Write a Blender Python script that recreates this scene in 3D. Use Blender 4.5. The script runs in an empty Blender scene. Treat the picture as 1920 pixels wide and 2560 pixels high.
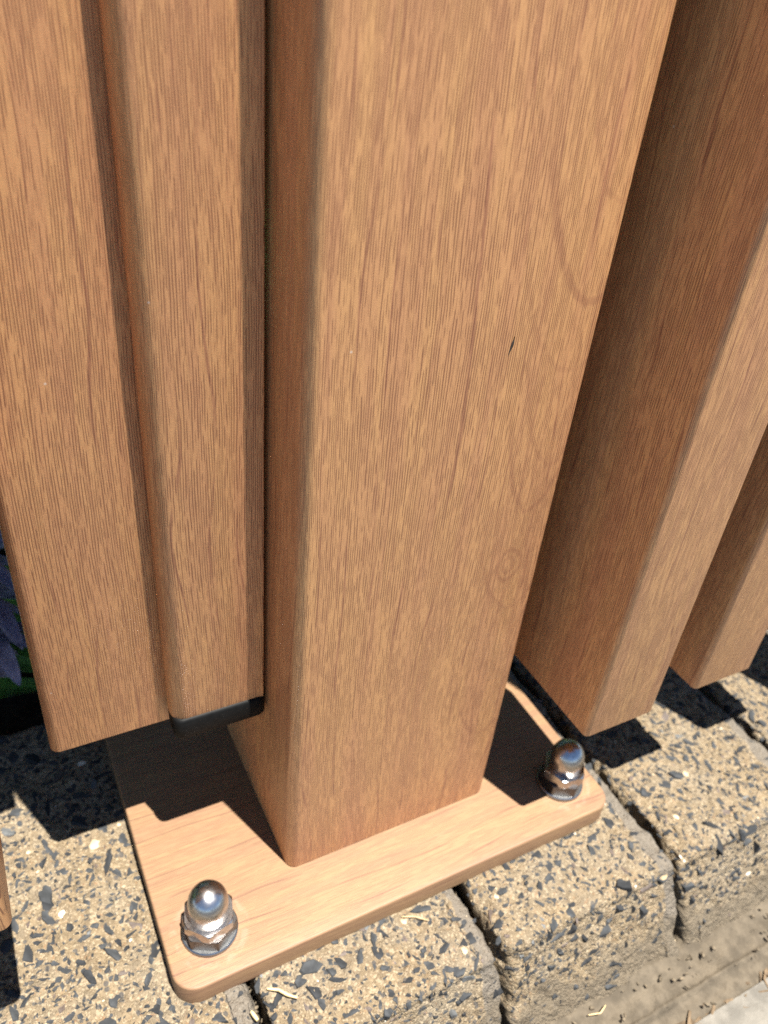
import bpy, bmesh, math, random
import numpy as np
from mathutils import Vector, Matrix

# ------------------------------------------------------------------ camera, sky, sun, exposure
S = bpy.context.scene
COL = S.collection
MM = 0.001
CAM = (-0.0697979, -0.1622012, 0.2942186)
YAW, PITCH, ROLL, FPX = 0.5314, -0.6078, 0.1059, 2020.1

cam_d = bpy.data.cameras.new("camera")
cam = bpy.data.objects.new("camera", cam_d)
COL.objects.link(cam)
S.camera = cam
cp, sp = math.cos(PITCH), math.sin(PITCH)
fwd = Vector((math.sin(YAW) * cp, math.cos(YAW) * cp, sp))
r0 = Vector((math.cos(YAW), -math.sin(YAW), 0))
u0 = r0.cross(fwd)
cr, sr = math.cos(ROLL), math.sin(ROLL)
RIGHT = cr * r0 + sr * u0
UP = -sr * r0 + cr * u0
M = Matrix((RIGHT, UP, -fwd)).transposed().to_4x4()
M.translation = Vector(CAM)
cam.matrix_world = M
cam_d.sensor_fit = 'VERTICAL'
cam_d.sensor_height = 36.0
cam_d.sensor_width = 27.0
cam_d.lens = 36.0 * FPX / 2560.0
cam_d.clip_start = 0.005
cam_d.clip_end = 400.0
cam_d.dof.use_dof = True
cam_d.dof.focus_distance = 0.228
cam_d.dof.aperture_fstop = cam_d.lens / 1.9

SUN_DIR = Vector((-0.0962, 0.253, -1.0)).normalized()       # the way the light travels
EL = math.asin(-SUN_DIR.z)
AZ = math.atan2(-SUN_DIR.x, -SUN_DIR.y)
world = bpy.data.worlds.new("World")
S.world = world
world.use_nodes = True
wn, wl = world.node_tree.nodes, world.node_tree.links
wn.clear()
sky = wn.new("ShaderNodeTexSky")
sky.sky_type = 'NISHITA'
sky.sun_disc = False
sky.sun_elevation = EL
sky.sun_rotation = AZ
sky.altitude = 2500.0
sky.dust_density = 0.0
bg = wn.new("ShaderNodeBackground")
bg.inputs["Strength"].default_value = 0.05
wo = wn.new("ShaderNodeOutputWorld")
wl.new(sky.outputs[0], bg.inputs[0])
wl.new(bg.outputs[0], wo.inputs[0])

sun_d = bpy.data.lights.new("sun", 'SUN')
sun_d.energy = 5.0
sun_d.angle = math.radians(0.53)
sun_d.color = (1.0, 0.945, 0.86)
sun = bpy.data.objects.new("sun", sun_d)
COL.objects.link(sun)
sun.rotation_euler = SUN_DIR.to_track_quat('-Z', 'Y').to_euler()
sun.location = (0.3, -0.8, 3)

S.view_settings.view_transform = 'Standard'
S.view_settings.look = 'None'
S.view_settings.gamma = 1.0
S.view_settings.use_curve_mapping = False
S.view_settings.exposure = 2.0
S.render.engine = 'CYCLES'
S.cycles.max_bounces = 8
S.cycles.use_denoising = False
S.cycles.sample_clamp_indirect = 4.0

rng = random.Random(7)
nrg = np.random.RandomState(11)

# ------------------------------------------------------------------ node helper
class NT:
    def __init__(self, name):
        self.m = bpy.data.materials.new(name)
        self.m.use_nodes = True
        self.t = self.m.node_tree
        self.t.nodes.clear()
        self.out = self.n("ShaderNodeOutputMaterial")
        self.b = self.n("ShaderNodeBsdfPrincipled")
        self.l(self.b.outputs[0], self.out.inputs[0])
    def n(self, k, **kw):
        o = self.t.nodes.new(k)
        for a, v in kw.items():
            setattr(o, a, v)
        return o
    def l(self, a, b):
        self.t.links.new(a, b)
    def put(self, sock, v):
        if isinstance(v, bpy.types.NodeSocket):
            self.l(v, sock)
        else:
            sock.default_value = v
    def math(self, op, a, b=0.0, c=None, clamp=False):
        o = self.n("ShaderNodeMath", operation=op, use_clamp=clamp)
        self.put(o.inputs[0], a)
        self.put(o.inputs[1], b)
        if c is not None:
            self.put(o.inputs[2], c)
        return o.outputs[0]
    def ramp(self, v, lo, hi, a=0.0, b=1.0):
        o = self.n("ShaderNodeMapRange", interpolation_type='SMOOTHSTEP')
        self.put(o.inputs[0], v)
        for i, x in enumerate((lo, hi, a, b)):
            o.inputs[i + 1].default_value = x
        return o.outputs[0]
    def vec(self, x, y, z=0.0):
        o = self.n("ShaderNodeCombineXYZ")
        for i, v in enumerate((x, y, z)):
            self.put(o.inputs[i], v)
        return o.outputs[0]
    def noise(self, vec, scale=1.0, detail=2.0, rough=0.5, dist=0.0):
        o = self.n("ShaderNodeTexNoise")
        self.put(o.inputs["Vector"], vec)
        o.inputs["Scale"].default_value = scale
        o.inputs["Detail"].default_value = detail
        o.inputs["Roughness"].default_value = rough
        o.inputs["Distortion"].default_value = dist
        return o.outputs["Fac"]
    def mix(self, f, a, b):
        o = self.n("ShaderNodeMix", data_type='RGBA')
        self.put(o.inputs[0], f)
        for i, v in ((6, a), (7, b)):
            if isinstance(v, tuple) and len(v) == 3:
                v = v + (1.0,)
            self.put(o.inputs[i], v)
        return o.outputs[2]
    def obj_mm(self):
        tc = self.n("ShaderNodeTexCoord")
        s = self.n("ShaderNodeVectorMath", operation='SCALE')
        self.l(tc.outputs["Object"], s.inputs[0])
        s.inputs["Scale"].default_value = 1000.0
        x = self.n("ShaderNodeSeparateXYZ")
        self.l(s.outputs[0], x.inputs[0])
        return s.outputs[0], x.outputs[0], x.outputs[1], x.outputs[2]
    def bump(self, h, strength, dist):
        o = self.n("ShaderNodeBump")
        o.inputs["Strength"].default_value = strength
        o.inputs["Distance"].default_value = dist
        self.put(o.inputs["Height"], h)
        self.l(o.outputs[0], self.b.inputs["Normal"])
        return o

def srgb(r, g, b):
    f = lambda c: (c / 255 / 12.92) if c / 255 <= 0.04045 else ((c / 255 + 0.055) / 1.055) ** 2.4
    return (f(r), f(g), f(b))

# ------------------------------------------------------------------ materials
LIGHT_WOOD, MID_WOOD, DARK_WOOD, VEIN_WOOD = (0.70, 0.366, 0.152), (0.62, 0.305, 0.140), (0.175, 0.064, 0.037), (0.31, 0.120, 0.070)

def wood(name, along='z', features=False, rings=(), depth=1.0):
    k = NT(name)
    v3, x, y, z = k.obj_mm()
    at = k.n("ShaderNodeAttribute", attribute_type='OBJECT', attribute_name='grain_seed')
    sd = k.math('MULTIPLY', at.outputs["Fac"], 37.0)
    if along == 'z':
        u, v = k.math('SUBTRACT', x, y), z
    else:
        u, v = k.math('ADD', y, z), x
    # slow wander of the grain
    w1 = k.noise(k.vec(k.math('MULTIPLY', u, .02), k.math('MULTIPLY', v, .005), sd), 1, 1)
    uw = k.math('MULTIPLY_ADD', k.math('SUBTRACT', w1, .5), 11.0, u)
    w2 = k.noise(k.vec(k.math('MULTIPLY', u, .22), k.math('MULTIPLY', v, .03), k.math('ADD', sd, 3.1)), 1, 2)
    uf = k.math('MULTIPLY_ADD', k.math('SUBTRACT', w2, .5), 1.0, uw)
    # broad colour bands and cloudy tone
    band = k.noise(k.vec(k.math('MULTIPLY', uf, .16), k.math('MULTIPLY', v, .006), k.math('ADD', sd, 9.0)), 1, 3, .6)
    cloud = k.noise(k.vec(k.math('MULTIPLY', u, .16), k.math('MULTIPLY', v, .032), k.math('ADD', sd, 5.0)), 1, 3, .6)
    tone = k.math('ADD', k.math('MULTIPLY', band, .7), k.math('MULTIPLY', cloud, .3))
    c = k.mix(k.ramp(tone, .36, .66), LIGHT_WOOD, MID_WOOD)
    # long thin veins: contours of a slow field
    fld = k.math('ADD', k.math('MULTIPLY', uf, .105), k.math('MULTIPLY', k.noise(k.vec(k.math('MULTIPLY', u, .045), k.math('MULTIPLY', v, .012), k.math('ADD', sd, 21.)), 1, 1), 1.5))
    fr = k.math('ABSOLUTE', k.math('SUBTRACT', k.math('FRACT', fld), .5))
    vmod = k.noise(k.vec(k.math('MULTIPLY', u, .4), k.math('MULTIPLY', v, .03), k.math('ADD', sd, 14.)), 1, 2)
    vein = k.math('MULTIPLY', k.ramp(fr, .012, .055, 1, 0), k.ramp(vmod, .42, .62))
    fr2 = k.math('ABSOLUTE', k.math('SUBTRACT', k.math('FRACT', k.math('MULTIPLY', fld, 3.37)), .5))
    vein2 = k.math('MULTIPLY', k.math('MULTIPLY', k.ramp(fr2, .03, .16, 1, 0), k.ramp(vmod, .60, .36)), .42)
    veins = k.math('MAXIMUM', vein, vein2)
    if features:
        us = k.math('ADD', uf, 0.0)
        for (u_c, v_c, kk, wdt, st) in ((84., 220., .072, 1.3, .60), (78.5, 151.5, .17, .9, .52), (86., 246., .10, .8, .36), (80., 44., .12, .9, .45), (83., 168., .13, .7, .34), (82., 200., .06, .8, .3), (80., 110., .10, .8, .4)):
            du = k.math('SUBTRACT', x, u_c)
            par = k.math('MULTIPLY_ADD', k.math('MULTIPLY', du, du), kk, v_c)
            wob = k.math('MULTIPLY', k.math('SUBTRACT', w2, .5), 5.0)
            d = k.math('ADD', k.math('SUBTRACT', v, par), wob)
            gr = k.math('SQRT', k.math('MULTIPLY_ADD', k.math('MULTIPLY', du, 2 * kk), k.math('MULTIPLY', du, 2 * kk), 1.0))
            line = k.ramp(k.math('ABSOLUTE', k.math('DIVIDE', d, gr)), wdt * .35, wdt * 1.5, st, 0)
            lim = k.ramp(k.math('SUBTRACT', v, v_c), 20, 50, 1, 0)
            veins = k.math('MAXIMUM', veins, k.math('MULTIPLY', line, lim))
        kx = k.math('DIVIDE', k.math('SUBTRACT', x, 75.7), 4.6)
        kz = k.math('DIVIDE', k.math('SUBTRACT', v, 129.7), 6.0)
        kr = k.math('SQRT', k.math('MULTIPLY_ADD', kx, kx, k.math('MULTIPLY', kz, kz)))
        kr = k.math('MULTIPLY_ADD', k.math('SUBTRACT', w2, .5), .5, kr)
        ring = k.math('MAXIMUM', k.ramp(k.math('ABSOLUTE', k.math('SUBTRACT', kr, 1.0)), .05, .28, .55, 0), k.ramp(k.math('ABSOLUTE', k.math('SUBTRACT', kr, .45)), .05, .25, .5, 0))
        veins = k.math('MAXIMUM', veins, ring)
    c = k.mix(k.math('MULTIPLY', veins, .66 if along == 'z' else .62), c, VEIN_WOOD)
    # short dark pores, dense, along the grain
    wob = k.noise(k.vec(k.math('MULTIPLY', u, .55), k.math('MULTIPLY', v, .035), k.math('ADD', sd, 31.)), 1, 2)
    ph = k.math('MULTIPLY_ADD', wob, .8, k.math('MULTIPLY', uf, 1.42))
    dens = k.noise(k.vec(k.math('MULTIPLY', u, .12), k.math('MULTIPLY', v, .03), k.math('ADD', sd, 61.)), 1, 2)
    def dashes(ph, fv, s0, lo, hi, half):
        cell = k.math('FLOOR', ph)
        wn_ = k.n("ShaderNodeTexWhiteNoise", noise_dimensions='1D')
        k.l(k.math('ADD', cell, s0), wn_.inputs["W"])
        vv = k.math('MULTIPLY_ADD', wn_.outputs["Value"], 91.0, k.math('MULTIPLY', v, fv))
        brk = k.noise(k.vec(k.math('MULTIPLY', cell, 3.17), vv, k.math('ADD', sd, s0)), 1, 1)
        brk = k.math('MULTIPLY_ADD', k.math('SUBTRACT', dens, .5), .34, brk)
        on = k.ramp(brk, lo, hi)
        prof = k.ramp(k.math('ABSOLUTE', k.math('SUBTRACT', k.math('FRACT', ph), .5)), half, half + .16, 1, 0)
        return k.math('MULTIPLY', on, prof)
    pore = k.math('MULTIPLY', dashes(ph, .12, 3.7, .37, .52, .09), .95)
    ph2 = k.math('MULTIPLY_ADD', wob, 1.6, k.math('MULTIPLY', uf, 2.5))
    pore2 = k.math('MULTIPLY', dashes(ph2, .17, 8.1, .42, .58, .12), .55)
    pores = k.math('MAXIMUM', pore, pore2)
    c = k.mix(k.math('MULTIPLY', pores, .80 if along == 'z' else .44), c, DARK_WOOD)
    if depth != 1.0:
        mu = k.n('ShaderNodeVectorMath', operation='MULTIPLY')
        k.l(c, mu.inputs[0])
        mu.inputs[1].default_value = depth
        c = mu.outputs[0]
    # sparse pale dust flecks
    vo = k.n("ShaderNodeTexVoronoi", feature='F1')
    k.l(v3, vo.inputs["Vector"])
    vo.inputs["Scale"].default_value = .075
    sep = k.n("ShaderNodeSeparateColor")
    k.l(vo.outputs["Color"], sep.inputs[0])
    fleck = k.math('MULTIPLY', k.ramp(vo.outputs["Distance"], .018, .034, 1, 0), k.math('GREATER_THAN', sep.outputs[0], .72))
    c = k.mix(k.math('MULTIPLY', fleck, .7), c, (.75, .62, .5))
    rough = .42
    for (cx, cy) in rings:                                        # dried sealant smeared round the washers
        dx, dy = k.math('SUBTRACT', x, cx), k.math('SUBTRACT', y, cy)
        rr = k.math('SQRT', k.math('MULTIPLY_ADD', dx, dx, k.math('MULTIPLY', dy, dy)))
        nz = k.noise(v3, .22, 3)
        rr = k.math('MULTIPLY_ADD', k.math('SUBTRACT', nz, .5), 5., rr)
        sm = k.math('MULTIPLY', k.ramp(k.math('ABSOLUTE', k.math('SUBTRACT', rr, 13.2)), .3, 1.6, 1, 0), k.ramp(nz, .4, .6))
        sm = k.math('MAXIMUM', sm, k.ramp(rr, 9.5, 13.5, .35, 0))
        c = k.mix(k.math('MULTIPLY', sm, .08), c, (.50, .40, .33))
    k.l(c, k.b.inputs["Base Color"])
    k.b.inputs["Roughness"].default_value = rough if along == 'z' else .55
    k.b.inputs["Specular IOR Level"].default_value = .42 if along == 'z' else .28
    fine = k.noise(v3, 3.2, 2)
    h = k.math('SUBTRACT', k.math('MULTIPLY', fine, .5), k.math('MULTIPLY', pores, .45))
    k.bump(h, .22, .00012)
    return k.m

NUT_XY = [(-34., -9.6), (123.5, -9.6)]
WOOD_Z = wood("woodgrain_coated_aluminium")
WOOD_POST = wood("woodgrain_coated_post", features=True)
WOOD_X = wood("woodgrain_coated_plate", along='x', rings=NUT_XY, depth=(.285, .338, .425))  # same coat as the post, tinted darker to offset sun on the flat top

def steel(name, rough, tint, var=.05):
    k = NT(name)
    v3, x, y, z = k.obj_mm()
    n = k.noise(v3, .6, 4, .6)
    c = k.mix(k.ramp(n, .35, .7), tint, tuple(t * .72 for t in tint))
    k.l(c, k.b.inputs["Base Color"])
    k.b.inputs["Metallic"].default_value = 1.0
    k.put(k.b.inputs["Roughness"], k.ramp(n, .3, .75, rough - var, rough + var))
    k.bump(k.noise(v3, 2.5, 2), .12, .0001)
    return k.m

STEEL_DOME = steel("satin_stainless_dome", .28, (.47, .46, .455))
STEEL_HEX = steel("stainless_hex", .26, (.46, .44, .43), .05)
STEEL_LOCK = steel("dark_steel_lock_nut", .40, (.12, .112, .11), .06)
STEEL_WASHER = steel("dull_steel_washer", .34, (.27, .28, .285))

def plain(name, col, rough=.5, spec=.4, nscale=0.0, nvar=.3, bump=0.0, bscale=.8):
    k = NT(name)
    v3, x, y, z = k.obj_mm()
    if nscale:
        n = k.noise(v3, nscale, 4, .6)
        c = k.mix(k.ramp(n, .3, .7), tuple(t * (1 - nvar) for t in col), tuple(t * (1 + nvar) for t in col))
        k.l(c, k.b.inputs["Base Color"])
    else:
        k.b.inputs["Base Color"].default_value = col + (1,)
    k.b.inputs["Roughness"].default_value = rough
    k.b.inputs["Specular IOR Level"].default_value = spec
    if bump:
        k.bump(k.noise(v3, bscale, 3, .6), 1.0, bump)
    return k.m

BLACK_PLASTIC = plain("black_plastic", (.0045, .0048, .005), .55, .10, .4, .2, .00006)

def paver_material():
    k = NT("exposed_aggregate_concrete")
    v3, x, y, z = k.obj_mm()
    at = k.n("ShaderNodeAttribute", attribute_type='GEOMETRY', attribute_name='skin')
    skin = at.outputs["Fac"]
    g1 = k.noise(v3, .9, 3, .65)
    g2 = k.noise(v3, .25, 3, .6)
    g3 = k.noise(v3, .035, 3, .6)
    c = k.mix(k.ramp(g2, .32, .68), (0.172, 0.130, 0.078), (0.114, 0.087, 0.054))
    c = k.mix(k.math('MULTIPLY', k.ramp(g3, .42, .65), .4), c, (0.148, 0.130, 0.100))
    # sand grains of their own colour
    vo = k.n("ShaderNodeTexVoronoi", feature='F1')
    k.l(v3, vo.inputs["Vector"])
    vo.inputs["Scale"].default_value = 1.5
    sep = k.n("ShaderNodeSeparateColor")
    k.l(vo.outputs["Color"], sep.inputs[0])
    r = sep.outputs[0]
    c = k.mix(k.math('MULTIPLY', k.math('GREATER_THAN', r, .80), .6), c, (.27, .22, .15))
    c = k.mix(k.math('MULTIPLY', k.math('LESS_THAN', r, .13), .35), c, (.09, .062, .04))
    c = k.mix(k.math('MULTIPLY', k.math('GREATER_THAN', sep.outputs[1], .97), .3), c, (.22, .105, .045))
    # fine dark chips too small to be stones of their own
    v2 = k.n("ShaderNodeTexVoronoi", feature='F1')
    k.l(v3, v2.inputs["Vector"])
    v2.inputs["Scale"].default_value = .52
    s2 = k.n("ShaderNodeSeparateColor")
    k.l(v2.outputs["Color"], s2.inputs[0])
    chip = k.math('MULTIPLY', k.math('LESS_THAN', s2.outputs[0], .13), k.ramp(v2.outputs["Distance"], .42, .55, 1, 0))
    c = k.mix(k.math('MULTIPLY', chip, .75), c, (.035, .038, .042))
    grey = k.mix(k.ramp(g1, .3, .7), (0.130, 0.115, 0.095), (0.089, 0.077, 0.062))
    sk = k.ramp(k.math('MULTIPLY_ADD', k.math('SUBTRACT', g2, .5), .55, skin), .42, .62)
    c = k.mix(k.math('MULTIPLY', sk, .88), c, grey)
    a2 = k.n("ShaderNodeAttribute", attribute_type='GEOMETRY', attribute_name='smear')
    sm2 = k.ramp(k.math('MULTIPLY_ADD', k.math('SUBTRACT', g2, .5), .8, a2.outputs["Fac"]), .3, .75)
    c = k.mix(k.math('MULTIPLY', sm2, .85), c, k.mix(k.ramp(g1, .3, .7), (.118, .097, .068), (.080, .064, .044)))
    k.l(c, k.b.inputs["Base Color"])
    k.b.inputs["Roughness"].default_value = .82
    k.b.inputs["Specular IOR Level"].default_value = .25
    h = k.math('ADD', k.math('MULTIPLY', g1, 1.0), k.math('MULTIPLY', vo.outputs["Distance"], -.4))
    h = k.math('ADD', h, k.math('MULTIPLY', g2, 1.6))
    bp = k.bump(h, .9, .0012)
    return k.m

PAVER = paver_material()
MORTAR = plain("old_mortar", (0.072, 0.059, 0.042), .85, .2, .16, .28, .0006, .7)
SLAB = plain("pale_concrete_path", (0.115, 0.107, 0.092), .85, .2, .12, .22, .0005, .8)
JOINT = plain("dirty_joint_sand", (.045, .036, .026), .9, .1, .4, .5, .0008, .8)
SOIL = plain("garden_soil", (.022, .017, .012), .95, .1, .1, .5, .004, .12)
STONES = [plain("slate_chip", (.032, .0345, .037), .85, .15, .5, .35, .0003, 1.2),
          plain("dark_chip", (.021, .0225, .0245), .85, .15, .5, .35, .0003, 1.2),
          plain("brown_chip", (.062, .047, .039), .6, .35, .5, .35, .0003, 1.2),
          plain("grey_chip", (.07, .074, .075), .6, .35, .5, .3, .0003, 1.2),
          plain("cream_pebble", (.34, .27, .175), .5, .4, .5, .2, .0003, 1.2),
          plain("quartz_pebble", (.42, .385, .32), .4, .5, .5, .15, .0003, 1.2)]
STRAW = plain("dry_straw", (.42, .31, .16), .6, .3, .5, .25)
LEAFLITTER = plain("dry_leaf_litter", (.085, .06, .036), .85, .2, .3, .6)
LEAF = plain("strap_leaf", (.07, .175, .03), .4, .45, .06, .35)
STEM = plain("flower_stem", (.06, .11, .03), .5, .4, .1, .2)
def petal_material():
    k = NT("violet_petal")
    v3, x, y, z = k.obj_mm()
    n = k.noise(v3, .12, 3)
    c = k.mix(k.ramp(n, .35, .65), (.12, .11, .19), (.22, .21, .31))
    k.l(c, k.b.inputs["Base Color"])
    k.b.inputs["Roughness"].default_value = .55
    k.b.inputs["Subsurface Weight"].default_value = .15
    k.b.inputs["Subsurface Radius"].default_value = (.002, .002, .003)
    return k.m
PETAL = petal_material()

# ------------------------------------------------------------------ object helpers
def link(name, me, parent=None, mats=()):
    o = bpy.data.objects.new(name, me)
    COL.objects.link(o)
    for m in mats:
        me.materials.append(m)
    if parent is not None:
        o.parent = parent
    return o

def tag(o, label=None, cat=None, group=None, kind=None):
    for k, v in (('label', label), ('category', cat), ('group', group), ('kind', kind)):
        if v:
            o[k] = v
    return o

def empty(name, loc, label=None, cat=None, group=None, kind=None):
    o = bpy.data.objects.new(name, None)
    o.empty_display_size = .01
    COL.objects.link(o)
    o.location = [c * MM for c in loc]
    return tag(o, label, cat, group, kind)

def mesh(name, verts, faces, smooth=None):
    me = bpy.data.meshes.new(name)
    me.from_pydata([tuple(float(c) * MM for c in v) for v in verts], [], faces)
    me.update()
    if smooth is not None:
        for p in me.polygons:
            p.use_smooth = True
        me.set_sharp_from_angle(angle=math.radians(smooth))
    return me

def rounded_outline(x0, x1, y0, y1, r, seg=6, r_right=None):
    pts = []
    q = r if r_right is None else r_right
    for cx, cy, a0, rr in ((x1 - q, y1 - q, 0, q), (x0 + r, y1 - r, 90, r), (x0 + r, y0 + r, 180, r), (x1 - q, y0 + q, 270, q)):
        for i in range(seg + 1):
            a = math.radians(a0 + 90 * i / seg)
            pts.append((cx + rr * math.cos(a), cy + rr * math.sin(a)))
    return pts

def prism(name, x0, x1, y0, y1, z0, z1, r, bevel=.5, seg=6, inset_top=True, r_right=None):
    """Upright bar with rounded vertical edges and softened ends."""
    layers = []
    b = bevel
    def outline(d):
        return rounded_outline(x0 + d, x1 - d, y0 + d, y1 - d, max(r - d, .05), seg, None if r_right is None else max(r_right - d, .05))
    prof = [(b, z0), (b * .3, z0 + b * .3), (0, z0 + b)] if b else [(0, z0)]
    prof += [(0, z1 - b), (b * .3, z1 - b * .3), (b, z1)] if (b and inset_top) else [(0, z1)]
    n = 4 * (seg + 1)
    verts, faces = [], []
    for d, z in prof:
        verts += [(px, py, z) for px, py in outline(d)]
    for L in range(len(prof) - 1):
        for i in range(n):
            j = (i + 1) % n
            faces.append((L * n + i, L * n + j, (L + 1) * n + j, (L + 1) * n + i))
    faces.append(tuple(reversed(range(n))))
    faces.append(tuple(range((len(prof) - 1) * n, len(prof) * n)))
    return mesh(name, verts, faces, 40)

def lathe(name, prof, seg=40, rot=0.0):
    verts, faces = [], []
    for r, z in prof:
        for i in range(seg):
            a = 2 * math.pi * i / seg + rot
            verts.append((r * math.cos(a), r * math.sin(a), z))
    for L in range(len(prof) - 1):
        for i in range(seg):
            j = (i + 1) % seg
            faces.append((L * seg + i, L * seg + j, (L + 1) * seg + j, (L + 1) * seg + i))
    faces.append(tuple(reversed(range(seg))))
    faces.append(tuple(range((len(prof) - 1) * seg, len(prof) * seg)))
    return mesh(name, verts, faces, 35)

# smooth value noise for displacing meshes
def vnoise(P, seed=0):
    P = np.asarray(P, float)
    I = np.floor(P).astype(np.int64)
    F = P - I
    F = F * F * (3 - 2 * F)
    def h(ix, iy, iz):
        n = (ix * 374761393 + iy * 668265263 + iz * 2147483647 + seed * 974634777) & 0xffffffff
        n = ((n ^ (n >> 13)) * 1274126177) & 0xffffffff
        n = n ^ (n >> 16)
        return (n & 0xffff) / 65535.0
    out = 0
    for dx in (0, 1):
        for dy in (0, 1):
            for dz in (0, 1):
                w = (F[:, 0] if dx else 1 - F[:, 0]) * (F[:, 1] if dy else 1 - F[:, 1]) * (F[:, 2] if dz else 1 - F[:, 2])
                out = out + w * h(I[:, 0] + dx, I[:, 1] + dy, I[:, 2] + dz)
    return out - .5

def fbm(P, scale, octaves=3, seed=0):
    t, a = 0, 1.0
    for o in range(octaves):
        t = t + a * vnoise(np.asarray(P) * scale, seed + o)
        scale *= 2.1
        a *= .5
    return t

# ------------------------------------------------------------------ setting: ground, path, soil
T = 9.7                                                    # base plate thickness: paving top is at -T
def sheet(name, x0, x1, y0, y1, z, mat, kind='structure', parent=None, n=1):
    me = mesh(name, [(x0, y0, z), (x1, y0, z), (x1, y1, z), (x0, y1, z)], [(0, 1, 2, 3)])
    return tag(link(name, me, parent, [mat]), kind=kind)
sheet("low_bounce_ground", -90000, 90000, -90000, 90000, -64, plain("low_bounce_asphalt", (.04, .04, .041), .85, .25, .05, .3))  # unseen ground, made dark to cut light bounced onto the fence

def grid_sheet(name, x0, x1, y0, y1, nx, ny, zf, mat, parent=None):
    xs, ys = np.linspace(x0, x1, nx), np.linspace(y0, y1, ny)
    X, Y = np.meshgrid(xs, ys)
    P = np.stack([X.ravel(), Y.ravel(), np.zeros(X.size)], 1)
    P[:, 2] = zf(P)
    faces = [(j * nx + i, j * nx + i + 1, (j + 1) * nx + i + 1, (j + 1) * nx + i) for j in range(ny - 1) for i in range(nx - 1)]
    return link(name, mesh(name, P, faces, 180), parent, [mat])

pth = grid_sheet("concrete_path", -2900, 3300, -185, -100, 60, 6, lambda P: -51 + .0 * P[:, 0], SLAB)  # kept narrow so less light bounces up onto the fence
tag(pth, kind='structure')
soil = grid_sheet("garden_soil", -1500, 1800, 116, 2200, 150, 100, lambda P: -24 + 16 * fbm(P, .02, 3, 5) - 6, SOIL)
tag(soil, kind='structure')

# ------------------------------------------------------------------ paving edge: pavers, stones, joints, mortar
edge = empty("paving_edge", (0, 0, -70), kind='structure')
OFFZ = 70.0
Y_FRONT, Y_BACK = -58.5, 118.0
def paver_arrays(x0, x1, seed):
    """Rounded block, displaced; x0..x1 wide, top at -T, front rounded over to a rough face."""
    r = 2.3
    Z0, Z1 = -76.0, -T
    step = .62 if (x1 > -115 and x0 < 260) else 2.5
    def ax(a, b):
        n = max(2, int(round((b - a) / step)) + 1)
        return np.linspace(a, b, n)
    xs = ax(x0, x1)
    ys = ax(Y_FRONT, Y_BACK)
    zs = ax(Z0, Z1)[:-1]
    # profile: up the front face, then back along the top, then a short way down the rear
    prof = [(Y_FRONT, z) for z in zs] + [(y, Z1) for y in ys] + [(Y_BACK, z) for z in (Z1 - 4, Z1 - 9, Z1 - 15, Z0)]
    side = [Z for Z in (22, 16, 11, 7.5, 5, 3.2, 1.6)]
    # across: down the left flank, across, down the right flank (flanks follow the profile, pushed inwards)
    npf = len(prof)
    PR = np.array(prof)
    cols = []
    nx = len(xs)
    cen = np.array([(Y_FRONT + Y_BACK) / 2, Z0])
    def flank(xx, d):
        Q = PR.copy()
        Q[:, 0] = np.clip(Q[:, 0], Y_FRONT + d, Y_BACK - d)
        Q[:, 1] = np.minimum(Q[:, 1], Z1 - d)
        return np.stack([np.full(npf, xx), Q[:, 0], Q[:, 1]], 1)
    for d in side:
        cols.append(flank(x0, d))
    for xx in xs:
        cols.append(flank(xx, 0))
    for d in reversed(side):
        cols.append(flank(x1, d))
    V = np.concatenate(cols)
    nc = len(cols)
    # round the edges
    lo = np.array([x0 + r, Y_FRONT + 4.2, -1e4])
    hi = np.array([x1 - r, Y_BACK - r, Z1 - 3.4])
    C = np.clip(V, lo, hi)
    D = V - C
    ry = 4.2
    sc = np.array([r, ry, 3.4])
    E = D / sc
    L = np.linalg.norm(E, axis=1)
    mx = np.abs(E).max(axis=1)
    f = np.where(L > 1e-6, mx / np.maximum(L, 1e-6), 1.0)
    Pn = C + D * f[:, None]
    N = E.copy()
    ln = np.linalg.norm(N, axis=1)
    N = np.where(ln[:, None] > 1e-6, N / np.maximum(ln, 1e-6)[:, None], np.array([0, 0, 1.0]))
    Q = Pn + seed * 13.7
    d = 1.7 * fbm(Q, .045, 2, seed) + 1.0 * fbm(Q, .22, 2, seed + 3) + .75 * fbm(Q, .6, 2, seed + 7)
    facey = np.clip((-T - 6 - Pn[:, 2]) / 14, 0, 1)
    d = d + facey * (2.2 * fbm(Q, .11, 3, seed + 11))
    # chipped arrises
    near = np.clip(1 - np.minimum(Pn[:, 0] - x0, x1 - Pn[:, 0]) / 7.0, 0, 1) * (Pn[:, 1] < Y_BACK)
    d = d - near * np.clip(fbm(Q, .13, 2, seed + 17), 0, 1) * 6.5
    flk = np.sign(Pn[:, 0] - (x0 + x1) / 2) * (np.abs(N[:, 0]) > .3)
    Pn[:, 0] += (np.abs(Pn[:, 0] - (x0 + x1) / 2) > (x1 - x0) / 2 - 8) * 3.2 * fbm(np.stack([np.full(len(Q), x0 * .1 + seed), Q[:, 1], Q[:, 2]], 1), .07, 3, seed + 31)
    Pn = Pn + N * d[:, None]
    # batter: the face leans out towards its foot
    Pn[:, 1] -= np.clip(-14 - V[:, 2], 0, 80) * .53 * np.clip(1 - (V[:, 1] + 40) / 40, 0, 1)
    # grey skin: right arris, lower face
    wv = fbm(Pn, .06, 2, seed + 23)
    sk = np.clip(1 - (x1 - Pn[:, 0] - 5.5 - 5 * wv) / 4.0, 0, 1) * .95
    low = np.clip((-T - 12 - Pn[:, 2] + 18 * wv) / 18, 0, 1)
    skin = sk
    faces = [(c * npf + i, (c + 1) * npf + i, (c + 1) * npf + i + 1, c * npf + i + 1) for c in range(nc - 1) for i in range(npf - 1)]
    return Pn, faces, skin, low, N

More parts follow.
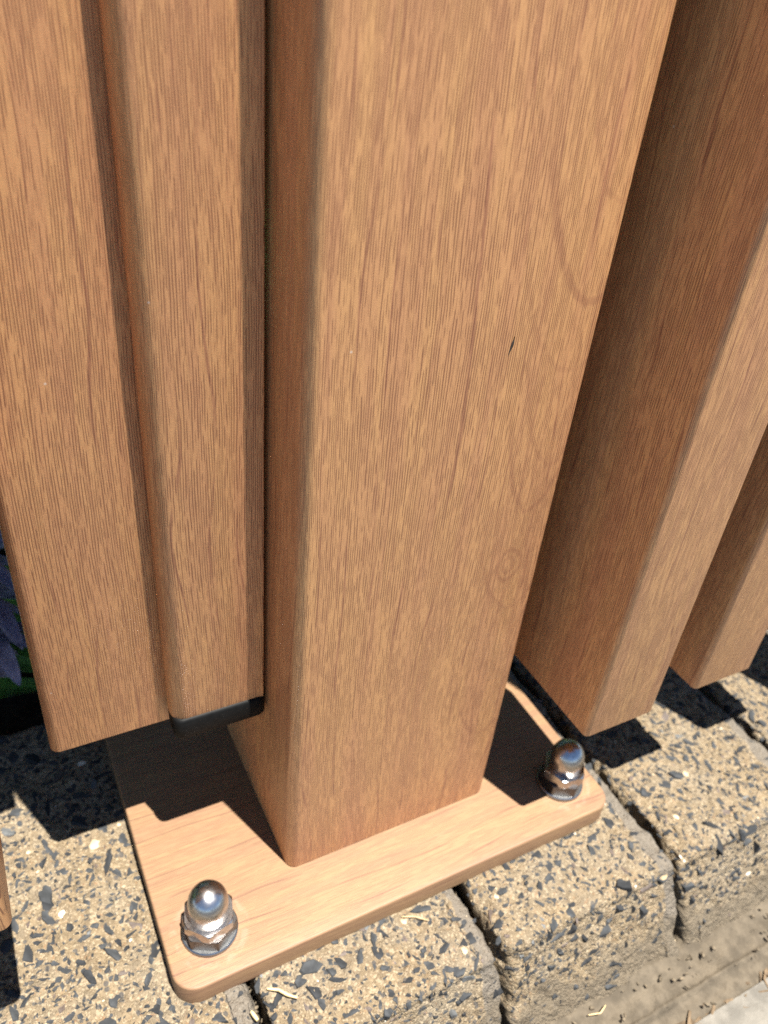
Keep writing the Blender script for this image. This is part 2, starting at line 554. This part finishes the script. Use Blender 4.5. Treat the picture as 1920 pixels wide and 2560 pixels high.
def fast_mesh(name, V, faces):
    F = np.array(faces, dtype=np.int32)
    me = bpy.data.meshes.new(name)
    me.vertices.add(len(V))
    me.vertices.foreach_set('co', (np.asarray(V) * MM).astype(np.float32).ravel())
    me.loops.add(F.size)
    me.loops.foreach_set('vertex_index', F.ravel())
    me.polygons.add(len(F))
    me.polygons.foreach_set('loop_start', np.arange(0, F.size, 4, dtype=np.int32))
    me.update(calc_edges=True)
    me.polygons.foreach_set('use_smooth', np.ones(len(F), bool))
    me.validate()
    return me

JOINTS = [-550, -462, -375, -287, -200, -112, -24.6, 63.2, 152.6, 240.3, 328, 416, 504, 592]
pavers = []
for i in range(len(JOINTS) - 1):
    a, b = JOINTS[i] + 1.7, JOINTS[i + 1] - 1.7
    V, F, skin, low, N = paver_arrays(a, b, 3 + (i - 4) % 11 * 5)
    me = fast_mesh("paver", V - np.array([0, 0, -OFFZ]), F)
    at = me.attributes.new("skin", 'FLOAT', 'POINT')
    at.data.foreach_set('value', skin.astype(np.float32))
    at = me.attributes.new("smear", 'FLOAT', 'POINT')
    at.data.foreach_set('value', low.astype(np.float32))
    skin = np.maximum(skin, low)
    o = link("paver", me, edge, [PAVER])
    pavers.append((o, a, b, V, N, skin))

# dark and pale stones set in the pavers
def chip_mesh(seed, rounded=False):
    r = random.Random(seed)
    n = r.choice((4, 5, 5, 6)) if not rounded else 9
    el = r.uniform(1.1, 2.7) if not rounded else r.uniform(1.0, 1.35)
    an = sorted(2 * math.pi * (i + r.uniform(-.33, .33)) / n for i in range(n))
    out = [(math.cos(t) * el ** .5 * r.uniform(.62, 1.15), math.sin(t) / el ** .5 * r.uniform(.62, 1.15)) for t in an]
    ox, oy = r.uniform(-.15, .15), r.uniform(-.15, .15)
    V = [(x * 1.0, y * 1.0, -.9) for x, y in out]
    V += [(x, y, .06) for x, y in out]
    V += [(x * .86 + ox * .2, y * .86 + oy * .2, .15 + (.12 * r.uniform(-1, 1))) for x, y in out]
    V.append((ox, oy, .20 if not rounded else .36))
    F = []
    for k in (0, 1):
        for i in range(n):
            j = (i + 1) % n
            F.append((k * n + i, k * n + j, (k + 1) * n + j, (k + 1) * n + i))
    for i in range(n):
        F.append((2 * n + i, 2 * n + (i + 1) % n, 3 * n))
    return V, F
CHIPS = [chip_mesh(s) for s in range(14)] + [chip_mesh(100 + s, True) for s in range(4)]
chip_me = {}
def chip_data(ci, mi):
    if (ci, mi) not in chip_me:
        V, F = CHIPS[ci]
        me = mesh("stone", V, F, None)
        me.materials.append(STONES[mi])
        if ci >= 14:
            for p in me.polygons:
                p.use_smooth = True
        chip_me[(ci, mi)] = me
    return chip_me[(ci, mi)]

def project(p):
    d = Vector([c * MM for c in p]) - Vector(CAM)
    z = d.dot(fwd)
    return 960 + FPX * d.dot(RIGHT) / z, 1280 - FPX * d.dot(UP) / z, z

cand = []
for pi, (o, a, b, V, N, skin) in enumerate(pavers):
    if b < -110 or a > 262:
        continue
    cells = {}
    area = (b - a) * (Y_BACK - Y_FRONT)
    top = np.where((N[:, 2] > .25) | ((N[:, 1] < -.5) & (V[:, 2] > -46)))[0]
    want = int(area / 8.5)
    tries = 0
    got = 0
    while got < want and tries < want * 8:
        tries += 1
        q = top[nrg.randint(len(top))]
        if skin[q] > .45 and rng.random() < .9:
            continue
        p = V[q]
        u = rng.random()
        size = .66 + 3.0 * u ** 2.0
        if b < -20:
            size *= 1.22
        if p[2] < -24:
            size *= .75
        key = (int(p[0] // 5), int(p[1] // 5), int(p[2] // 5))
        bad = False
        for dx in (-1, 0, 1):
            for dy in (-1, 0, 1):
                for dz in (-1, 0, 1):
                    for (s2, q2) in cells.get((key[0] + dx, key[1] + dy, key[2] + dz), ()):
                        if np.linalg.norm(q2 - p) < (size + s2) * .72:
                            bad = True
        if bad:
            continue
        cells.setdefault(key, []).append((size, p))
        got += 1
        m = rng.random()
        mi = 0 if m < .58 else 1 if m < .90 else 2 if m < .94 else 3 if m < .965 else 4 if m < .99 else 5
        if mi >= 4:
            size *= .62
        ci = rng.randrange(14) if mi < 4 else 14 + rng.randrange(4)
        sx, sy, zz = project(p)
        hid = -52 < p[0] < 142 and -26 < p[1] < 110
        score = size / zz if (-20 < sx < 1940 and -20 < sy < 2580 and not hid) else -1
        if hid:
            continue
        cand.append((score, pi, p, N[q], size, ci, mi, rng.uniform(0, 6.28), rng.uniform(-.18, .18), rng.uniform(-.18, .18), rng.uniform(.8, 1.15)))
cand.sort(key=lambda c: -c[0])
rest = {}
def stone_matrix(c):
    score, pi, p, n, size, ci, mi, ra, tx, ty, asp = c
    n = Vector(n).lerp(Vector((0, 0, 1)), .5).normalized() if n[2] > .3 else Vector(n).normalized()
    Rm = n.to_track_quat('Z', 'Y').to_matrix() @ Matrix.Rotation(ra, 3, 'Z') @ Matrix.Rotation(tx, 3, 'X') @ Matrix.Rotation(ty, 3, 'Y')
    Sc = Matrix.Diagonal((size, size * asp, size * .85))
    return (Rm @ Sc).to_4x4(), Vector(p) - n * (.02 + .15 * ((ra * 7.31) % 1.0)) * size
NBIG = 297
for k, c in enumerate(cand):
    m4, loc = stone_matrix(c)
    if k < NBIG and c[0] > 0:
        o = bpy.data.objects.new("stone", chip_data(c[5], c[6]))
        COL.objects.link(o)
        o.parent = pavers[c[1]][0]
        m4.translation = Vector((loc.x, loc.y, loc.z + OFFZ)) * MM
        o.matrix_local = m4
    else:
        rest.setdefault(c[1], []).append((m4, loc, c))
for pi, lst in rest.items():
    V, F, MI = [], [], []
    for m4, loc, c in lst:
        cv, cf = CHIPS[c[5]]
        base = len(V)
        for v in cv:
            w = m4 @ Vector(v)
            V.append((w.x + loc.x, w.y + loc.y, w.z + loc.z + OFFZ))
        for f in cf:
            F.append(tuple(i + base for i in f))
            MI.append(c[6])
    me = mesh("small_stones", V, F)
    for m in STONES:
        me.materials.append(m)
    me.polygons.foreach_set('material_index', MI)
    tag(link("small_stones", me, pavers[pi][0]), kind='stuff')

# the cream stone with a dark rim at a paver's corner
def ring_stone(loc, par):
    V, F, MI = [], [], []
    n = 18
    prof = [(4.0, -1.5, 0), (4.1, .2, 0), (3.7, .9, 0), (3.05, 1.0, 0), (2.8, .75, 1), (1.4, 1.0, 1)]
    for r, z, m in prof:
        for i in range(n):
            a = 2 * math.pi * i / n
            V.append((r * math.cos(a) * .82, r * math.sin(a), z))
    for L in range(len(prof) - 1):
        for i in range(n):
            j = (i + 1) % n
            F.append((L * n + i, L * n + j, (L + 1) * n + j, (L + 1) * n + i))
            MI.append(prof[L + 1][2])
    V.append((0, 0, 1.05))
    for i in range(n):
        F.append((5 * n + i, 5 * n + (i + 1) % n, 6 * n))
        MI.append(1)
    me = mesh("stone", V, F, 60)
    me.materials.append(STONES[0])
    me.materials.append(plain('sandy_pebble', (.20, .15, .088), .7, .3, .6, .3, .0003, 1.2))
    me.polygons.foreach_set('material_index', MI)
    o = link("stone", me, par)
    o.location = Vector((loc[0], loc[1], loc[2] + OFFZ)) * MM
    o.rotation_euler = (.45, .2, -.5)
    o['label'] = "round cream stone with a dark rim at the paver's corner"
ring_stone((144.6, -57.0, -12.6), pavers[7][0])

# joint filling low down between the pavers, one strip in each joint
for j in JOINTS[1:-1]:
    me = grid_sheet("joint_sand", j - 5, j + 5, -63, 117, 6, 90, lambda P: -24 + 3.0 * fbm(P, .08, 3, int(j) + 400) + OFFZ + np.clip((-44 - P[:, 1]) / 14, 0, 1) * -48, JOINT, edge)
# mortar haunch smeared against the foot of the pavers
def haunch(P):
    y = P[:, 1]
    t = np.interp(y, [-104, -101.5, -99, -92, -90.6, -89, -82, -76, -72, -66, -56], [-60, -54.5, -51.5, -50.5, -47.8, -49.3, -48.0, -46.5, -48, -62, -68])
    n = fbm(P, .03, 3, 77) * 3.6 + fbm(P, .16, 4, 78) * 1.8
    return t + n + OFFZ
hn = grid_sheet("mortar_fillet", -560, 600, -104, -56, 900, 64, haunch, MORTAR, edge)

# loose grit in the joints and along the foot of the pavers
gv, gf = [], []
for i in range(900):
    if rng.random() < .9:
        j = rng.choice(JOINTS[6:10])
        x, y = j + rng.gauss(0, 1.6), rng.uniform(-60, 112)
        z = -22 + 2.0 * rng.random() - max(0, (-44 - y)) * 2.0
    else:
        x, y = rng.uniform(40, 260), -78 - abs(rng.gauss(0, 9))
        z = -46.8
    sz = rng.uniform(.25, 1.1)
    cv, cf = CHIPS[rng.randrange(len(CHIPS))]
    a = rng.uniform(0, 6.28)
    b = len(gv)
    for v in cv:
        gv.append((x + sz * (v[0] * math.cos(a) - v[1] * math.sin(a)), y + sz * (v[0] * math.sin(a) + v[1] * math.cos(a)), z + sz * (v[2] * .8 + .5) + OFFZ))
    gf += [tuple(q + b for q in f) for f in cf]
tag(link("grit", mesh("grit", gv, gf), edge, [plain("grit", (.085, .068, .046), .85, .2, .25, .6)]), kind='stuff')

# ------------------------------------------------------------------ fence post with base plate and nuts
post = empty("fence_post", (45, 40, -T), "square woodgrain post on a bolted base plate in the middle of the picture", "fence post")
P0 = Vector((45, 40, -T)) * MM
def part(name, me, parent, mat, seed=0.0, origin=None):
    o = link(name, me, parent, [mat])
    o['grain_seed'] = float(seed)
    return o
def sub_at(o, root):
    """parts are built in scene coordinates: cancel the root's offset"""
    o.location = -Vector(root.location)
    return o
shaft = sub_at(part("shaft", prism("shaft", 0, 90, 0, 80, .15, 1550, 4.0, .35, 10), post, WOOD_POST, .37), post)
# base plate: rounded corners, softened arris
def plate_mesh():
    prof = [(0, -T), (0, -.9), (.12, -.45), (.45, -.12), (.9, 0)]
    x0, x1, y0, y1, r, seg = -50.4, 139.8, -27.7, 107, 8.5, 10
    n = 4 * (seg + 1)
    V, F = [], []
    for d, z in prof:
        V += [(a, b, z) for a, b in rounded_outline(x0 + d, x1 - d, y0 + d, y1 - d, r - d, seg)]
    for L in range(len(prof) - 1):
        for i in range(n):
            j = (i + 1) % n
            F.append((L * n + i, L * n + j, (L + 1) * n + j, (L + 1) * n + i))
    F.append(tuple(reversed(range(n))))
    F.append(tuple(range((len(prof) - 1) * n, len(prof) * n)))
    return mesh("base_plate", V, F, 40)
plate = sub_at(part("base_plate", plate_mesh(), post, WOOD_X, .81), post)

# a small dark speck of dirt stuck on the front face
sp_v, sp_f = [], []
for i in range(9):
    t = i / 8
    w = .05 + .62 * math.sin(math.pi * min(1, t * 1.15)) * (.35 + .65 * t)
    zc, xc = -2.6 + 5.0 * t, .9 * math.sin(t * 1.9) - .6
    sp_v += [(xc - w, 0, zc), (xc, -.28, zc), (xc + w, 0, zc)]
for i in range(8):
    for k in range(2):
        sp_f.append((i * 3 + k, i * 3 + k + 1, (i + 1) * 3 + k + 1, (i + 1) * 3 + k))
spk = link("dirt_speck", mesh("dirt_speck", sp_v, sp_f, 80), shaft, [plain("dirt", (.02, .015, .012), .7, .3)])
spk.location = Vector((59.6, -.02, 210)) * MM

def hexa(name, af, z0, z1, rot, chamfer_top=True, r_hole=0):
    """hexagon nut: round-chamfered corners top and bottom, made by clipping a cone with six flats"""
    seg = 72
    R = af / 2 / math.cos(math.pi / 6)
    prof = []
    for z, f in ((z0, .955), (z0 + .55, 1.0), (z1 - .75, 1.0), (z1, .93)):
        prof.append((z, R * f))
    rows = [(z0, R * .93), (z0 + .25, R * .95), (z0 + .55, R * .985), (z0 + .8, R), (z1 - .7, R), (z1 - .45, R * .975), (z1 - .2, R * .945), (z1, R * .90)] if chamfer_top else \
           [(z0, R * .965), (z0 + .35, R), (z1 - .35, R), (z1, R * .965)]
    V, F = [], []
    for z, rc in rows:
        for i in range(seg):
            a = 2 * math.pi * i / seg
            m = (a + math.pi / 6) % (math.pi / 3) - math.pi / 6
            rf = af / 2 / math.cos(math.pi / 6 - abs(m)) if False else af / 2 / math.cos(((a) % (math.pi / 3)) - math.pi / 6)
            rr = min(rf, rc)
            V.append((rr * math.cos(a + rot), rr * math.sin(a + rot), z))
    for L in range(len(rows) - 1):
        for i in range(seg):
            j = (i + 1) % seg
            F.append((L * seg + i, L * seg + j, (L + 1) * seg + j, (L + 1) * seg + i))
    F.append(tuple(reversed(range(seg))))
    F.append(tuple(range((len(rows) - 1) * seg, len(rows) * seg)))
    return mesh(name, V, F, 18)

def dome_nut(x, y, rot_low, rot_up):
    d = 7.0
    prof = [(6.7, 11.6), (7.0, 12.2), (7.0, 18.6)] + [(d * math.cos(math.radians(t)), 18.6 + 7.2 * math.sin(math.radians(t))) for t in range(8, 90, 6)] + [(.25, 25.8)]
    dome = part("dome_nut", lathe("dome_nut", prof, 56), post, STEEL_DOME)
    dome.location = Vector((x, y, 0)) * MM - Vector(post.location)
    up = part("nut_collar", hexa("nut_collar", 16.6, 7.6, 12.2, rot_up), dome, STEEL_HEX)
    low = part("lock_nut", hexa("lock_nut", 17, 2.0, 7.5, rot_low, False), dome, STEEL_LOCK)
    w = part("washer", lathe("washer", [(9.7, .02), (10.1, .35), (10.1, 1.6), (9.7, 2.0), (5.2, 2.02)], 56), dome, STEEL_WASHER)
    return dome
R_ = math.radians
dn = dome_nut(-34, -9.6, R_(-88), R_(-106))
dn['label'] = "shiny dome nut nearest the viewer, at the plate's left front corner"
dn = dome_nut(123.5, -9.6, R_(-150), R_(-128))
dn['label'] = "dome nut half in shade at the plate's right corner"

# ------------------------------------------------------------------ fence panels
def panel_bar(name, root, x0, x1, y0, y1, z0, z1, r, seed, bevel=.5, r_right=None):
    o = part(name, prism(name, x0, x1, y0, y1, z0, z1, r, bevel, 8, True, r_right), root, WOOD_Z, seed)
    return sub_at(o, root)
left = empty("batten_fence", (-90, 30, 60), "woodgrain fence panel left of the post, with the black-capped strip and wide board", "fence panel", "fence panels either side of the post")
right = empty("batten_fence", (150, 10, 60), "woodgrain fence panel right of the post, with deep spaced battens", "fence panel", "fence panels either side of the post")
def rail(root, x0, x1, z0, z1, y0, y1, seed):
    me = mesh("rail", [(x, y, z) for x in (x0, x1) for y in (y0, y1) for z in (z0, z1)],
              [(0, 1, 3, 2), (4, 6, 7, 5), (0, 4, 5, 1), (2, 3, 7, 6), (0, 2, 6, 4), (1, 5, 7, 3)])
    return sub_at(part("rail", me, root, WOOD_X2, seed), root)
WOOD_X2 = wood("woodgrain_coated_rail", along='x')
# left: wide board set back, cover strip in front of it with a black end cap, battens further left
board = panel_bar("board", left, -72.0, -5.0, 35.1, 60, 63.85, 1500, 3.2, 1.13)
strip = panel_bar("cover_strip", left, -33.6, -1.55, 23.3, 35.0, 74.9, 1500, 5.0, 1.72, .15, .8)
capm = bmesh.new()
def cap_mesh():
    prof = [(.9, 66.3), (.35, 66.5), (0, 67.1), (0, 74.4), (.25, 75.0), (.9, 75.5), (1.15, 75.5)]
    x0, x1, y0, y1, r, seg = -33.3, -.7, 22.4, 35.0, 3.4, 6
    n = 4 * (seg + 1)
    V, F = [], []
    for d, z in prof:
        V += [(a, b, z) for a, b in rounded_outline(x0 + d, x1 - d, y0 + d, y1, r - d if r - d > .3 else .3, seg)]
    for L in range(len(prof) - 1):
        for i in range(n):
            j = (i + 1) % n
            F.append((L * n + i, L * n + j, (L + 1) * n + j, (L + 1) * n + i))
    F.append(tuple(reversed(range(n))))
    return mesh("end_cap", V, F, 40)
cap = link("end_cap", cap_mesh(), strip, [BLACK_PLASTIC])
cap['label'] = "black plastic end cap"
for i, x in enumerate((-90.3, -147.3, -204.3, -261.3)):
    panel_bar("batten", left, x - 33, x, -20.7, 29.9, 65, 1500, 2.6, 2.2 + i * .61)
rail(left, -420, -72.1, 175, 215, 30, 52, .4)
rail(left, -420, -72.1, 1380, 1420, 30, 52, .7)
# right: deep battens
for i, (x0, x1, y0) in enumerate(((106.05, 139.9, -28.3), (163.8, 196.6, -26.5), (223.3, 256.3, -26.2), (280.3, 313.3, -26.2), (337.3, 370.3, -26.2))):
    panel_bar("batten", right, x0, x1, y0, 29.9, 59.06, 1500, 2.2, 5.3 + i * .77)
rail(right, 90.2, 480, 175, 215, 30, 52, 1.4)
rail(right, 90.2, 480, 1380, 1420, 30, 52, 1.7)

# ------------------------------------------------------------------ flowering plant behind the left board
def blade(p0, p1, p2, w, mat, name, parent, fold=.25):
    V, F = [], []
    n = 12
    p0, p1, p2 = Vector(p0), Vector(p1), Vector(p2)
    for i in range(n + 1):
        t = i / n
        p = p0 * (1 - t) ** 2 + p1 * 2 * t * (1 - t) + p2 * t * t
        d = ((p1 - p0) * (1 - t) + (p2 - p1) * t).normalized()
        s = d.cross(Vector((0, 0, 1)))
        s = s.normalized() if s.length > 1e-3 else Vector((1, 0, 0))
        up = s.cross(d)
        ww = w * (math.sin(math.pi * min(1, .18 + .82 * t)) ** .6 if t < .999 else .03) * .5
        V += [tuple(p - s * ww + up * ww * fold), tuple(p), tuple(p + s * ww + up * ww * fold)]
    for i in range(n):
        for k in range(2):
            F.append((i * 3 + k, i * 3 + k + 1, (i + 1) * 3 + k + 1, (i + 1) * 3 + k))
    me = mesh(name, V, F, 70)
    o = link(name, me, parent, [mat])
    return o
def tube(name, pts, rad, mat, parent, seg=8):
    V, F = [], []
    pts = [Vector(p) for p in pts]
    for i, p in enumerate(pts):
        d = (pts[min(i + 1, len(pts) - 1)] - pts[max(i - 1, 0)]).normalized()
        ref = Vector((0, 0, 1)) if abs(d.z) < .9 else Vector((1, 0, 0))
        s = d.cross(ref).normalized()
        t = d.cross(s)
        r = rad if not isinstance(rad, (list, tuple)) else rad[i]
        for k in range(seg):
            a = 2 * math.pi * k / seg
            V.append(tuple(p + (s * math.cos(a) + t * math.sin(a)) * r))
    for i in range(len(pts) - 1):
        for k in range(seg):
            j = (k + 1) % seg
            F.append((i * seg + k, i * seg + j, (i + 1) * seg + j, (i + 1) * seg + k))
    F.append(tuple(reversed(range(seg))))
    F.append(tuple(range((len(pts) - 1) * seg, len(pts) * seg)))
    return link(name, mesh(name, V, F, 60), parent, [mat])

plant = empty("flowering_plant", (-120, 190, -28), "violet flowering plant with strap leaves in the shade behind the wide board", "plant")
def petal(parent, base, dirv, length, w):
    dirv = Vector(dirv).normalized()
    b = Vector(base)
    return blade(b, b + dirv * length * .5 + Vector((0, 0, length * .08)), b + dirv * length + Vector((0, 0, -length * .10)), w, PETAL, "petal", parent, .35)
PB = Vector((-120, 190, -28))
r = random.Random(3)
def floret(c, axis, head):
    c, axis = Vector(c) - PB, Vector(axis).normalized()
    fl = tube("flower", [tuple(head), tuple(head.lerp(c, .5) + Vector((0, 0, 3))), tuple(c)], [1.0, 1.4, 2.6], PETAL, plant, 6)
    s_ = axis.orthogonal().normalized()
    t_ = axis.cross(s_)
    for k in range(6):
        b = 2 * math.pi * k / 6 + .3
        petal(fl, tuple(c), axis * .8 + (s_ * math.cos(b) + t_ * math.sin(b)) * .75, r.uniform(22, 28), r.uniform(6, 8.2))
head = Vector((-98, 156, 52)) - PB
tube("stem", [(5, -5, 0), tuple(head * .5 + Vector((-6, 0, 0))), tuple(head)], 3.2, STEM, plant)
for c, ax in (((-84, 149, 66), (1, -.4, .1)), ((-84, 148, 44), (1, -.5, -.25)), ((-86, 147, 24), (.8, -.4, -.6)), ((-104, 146, 75), (-.3, -.6, .7)),
              ((-116, 150, 60), (-1, -.3, .2)), ((-112, 148, 35), (-.8, -.4, -.4)), ((-98, 168, 74), (.1, .6, .8)), ((-92, 172, 50), (.5, .9, 0))):
    floret(c, ax, head)
for (a_, b_, c_, w_) in (((-150, 128, -6), (-100, 132, 26), (-58, 128, -4), 9), ((-140, 136, -16), (-95, 134, 12), (-52, 130, -8), 8), ((-130, 140, -20), (-96, 138, 40), (-66, 134, 6), 9), ((-140, 175, -20), (-90, 150, 20), (-48, 140, -14), 15), ((-150, 190, -24), (-95, 165, 8), (-40, 160, -22), 14), ((-120, 180, -24), (-85, 170, 44), (-66, 150, 2), 13)):
    blade(Vector(a_) - PB, Vector(b_) - PB, Vector(c_) - PB, w_, LEAF, "leaf", plant)
r = random.Random(9)
for i in range(16):
    a = r.uniform(0, 6.28)
    L = r.uniform(90, 170)
    bx, by = r.uniform(-15, 30), r.uniform(-15, 30)
    a = a if not (3.4 < a < 5.6) else a - 3.0
    blade((bx, by, -2), (bx + math.cos(a) * L * .35, by + math.sin(a) * L * .3, r.uniform(60, 110)), (bx + math.cos(a) * L, by + math.sin(a) * L * .8, r.uniform(-5, 50)), r.uniform(12, 18), LEAF, "leaf", plant)
for n_, (px, py) in enumerate(((-230, 320), (-40, 380), (120, 330), (300, 420))):
    lab = ("leafy clump of strap leaves in deep shade at the far left behind the fence", "clump of strap leaves straight behind the left panel's wide board",
           "clump of strap leaves behind the post", "clump of strap leaves behind the right panel")[n_]
    b = empty("leafy_plant", (px, py, -28), lab, "plant", "leafy clumps in the bed behind the fence")
    for i in range(26):
        a = r.uniform(0, 6.28)
        L = r.uniform(110, 240)
        bx, by = r.uniform(-35, 35), r.uniform(-35, 35)
        blade((bx, by, -2), (bx + math.cos(a) * L * .3, by + math.sin(a) * L * .3, r.uniform(90, 190)), (bx + math.cos(a) * L, by + math.sin(a) * L, r.uniform(-5, 90)), r.uniform(12, 19), LEAF, "leaf", b)

# dense leaf screen added behind the bed, unseen, to block rear sky light
hv, hf = [], []
hr = np.random.RandomState(4)
NH = 26000
cx_, cy_, cz_ = hr.uniform(-1700, 2000, NH), 620 + np.abs(hr.normal(0, 90, NH)), hr.uniform(-30, 1500, NH)
cy_ = cy_ + 50 * np.sin(cx_ * .011) + 40 * np.sin(cz_ * .013 + cx_ * .004)
d1 = hr.normal(0, 1, (NH, 3)); d1 /= np.linalg.norm(d1, axis=1)[:, None]
d2 = np.cross(d1, hr.normal(0, 1, (NH, 3))); d2 /= np.linalg.norm(d2, axis=1)[:, None]
Ls, Ws = hr.uniform(22, 42, NH), hr.uniform(10, 18, NH)
C0 = np.stack([cx_, cy_, cz_], 1)
hv = np.stack([C0 - d1 * Ls[:, None], C0 + d2 * Ws[:, None], C0 + d1 * Ls[:, None], C0 - d2 * Ws[:, None]], 1).reshape(-1, 3)
hm = fast_mesh("added_hedge", hv, [(4 * i, 4 * i + 1, 4 * i + 2, 4 * i + 3) for i in range(NH)])
hg = empty("added_hedge", (150, 680, -30), "dense dark green leaf mass added unseen behind the bed to block sky light", "added_hedge")
hl = link("foliage", hm, hg, [LEAF])
hl.location = -Vector(hg.location)
tag(hl, kind='stuff')

# ------------------------------------------------------------------ small dry bits on the paving
def straw(label, pts, rad):
    p0 = Vector(pts[0])
    e = link("dry_straw", None, None) if False else None
    V = [tuple(Vector(p) - p0) for p in pts]
    fine = []
    for i in range(len(V) - 1):
        for k in range(4):
            t = k / 4
            fine.append(tuple(Vector(V[i]).lerp(Vector(V[i + 1]), t)))
    fine.append(V[-1])
    rr = [rad * (.55 + .45 * math.sin(math.pi * (i + 1) / (len(fine) + 1))) for i in range(len(fine))]
    o = tube("dry_straw", fine, rr, STRAW, None, 6)
    o.location = p0 * MM
    return tag(o, label, "straw", "bits of dry straw on the paving")
zt = -T + .7
straw("longest pale straw, curved, lying on the paver below the plate's front edge", [(-21.0, -33.5, zt + .4), (-17.5, -35.6, zt + .5), (-15.2, -38.5, zt + .5), (-12.6, -40.6, zt + .4)], .62)
straw("short thick cream straw on the grey joint strip at the bottom edge", [(-28.5, -38.2, zt + .3), (-27.4, -41.8, zt + .3)], .75)
straw("hair-thin straw lying along the plate's front edge near its middle", [(34.5, -30.2, zt + .2), (39.5, -32.6, zt + .5), (43.5, -36.0, zt + .3)], .22)
straw("thin bent straw on the mortar at the lower right", [(97, -80, -46.2), (102, -81.5, -46.2), (106, -80, -46.4)], .3)

lv, lf = [], []
r = random.Random(21)
for i in range(260):
    x = r.uniform(60, 260)
    y = -99.5 + r.gauss(0, 2.2)
    z = -53.5 + r.uniform(-.6, 2.4)
    a, L, w = r.gauss(0, .5), r.uniform(.6, 4.5), r.uniform(.15, .8)
    dx, dy = math.cos(a), math.sin(a)
    h = r.uniform(-.8, .8)
    q = [(x - dx * L + dy * w, y - dy * L - dx * w, z), (x + dx * L + dy * w, y + dy * L - dx * w, z + h), (x + dx * L - dy * w, y + dy * L + dx * w, z + h + .4), (x - dx * L - dy * w, y - dy * L + dx * w, z + .4)]
    q += [(px, py, pz + .5) for px, py, pz in q]
    b = len(lv)
    lv += q
    lf += [(b, b + 3, b + 2, b + 1), (b + 4, b + 5, b + 6, b + 7), (b, b + 1, b + 5, b + 4), (b + 1, b + 2, b + 6, b + 5), (b + 2, b + 3, b + 7, b + 6), (b + 3, b, b + 4, b + 7)]
tag(link("leaf_litter", mesh("leaf_litter", lv, lf), None, [LEAFLITTER]), kind='stuff')
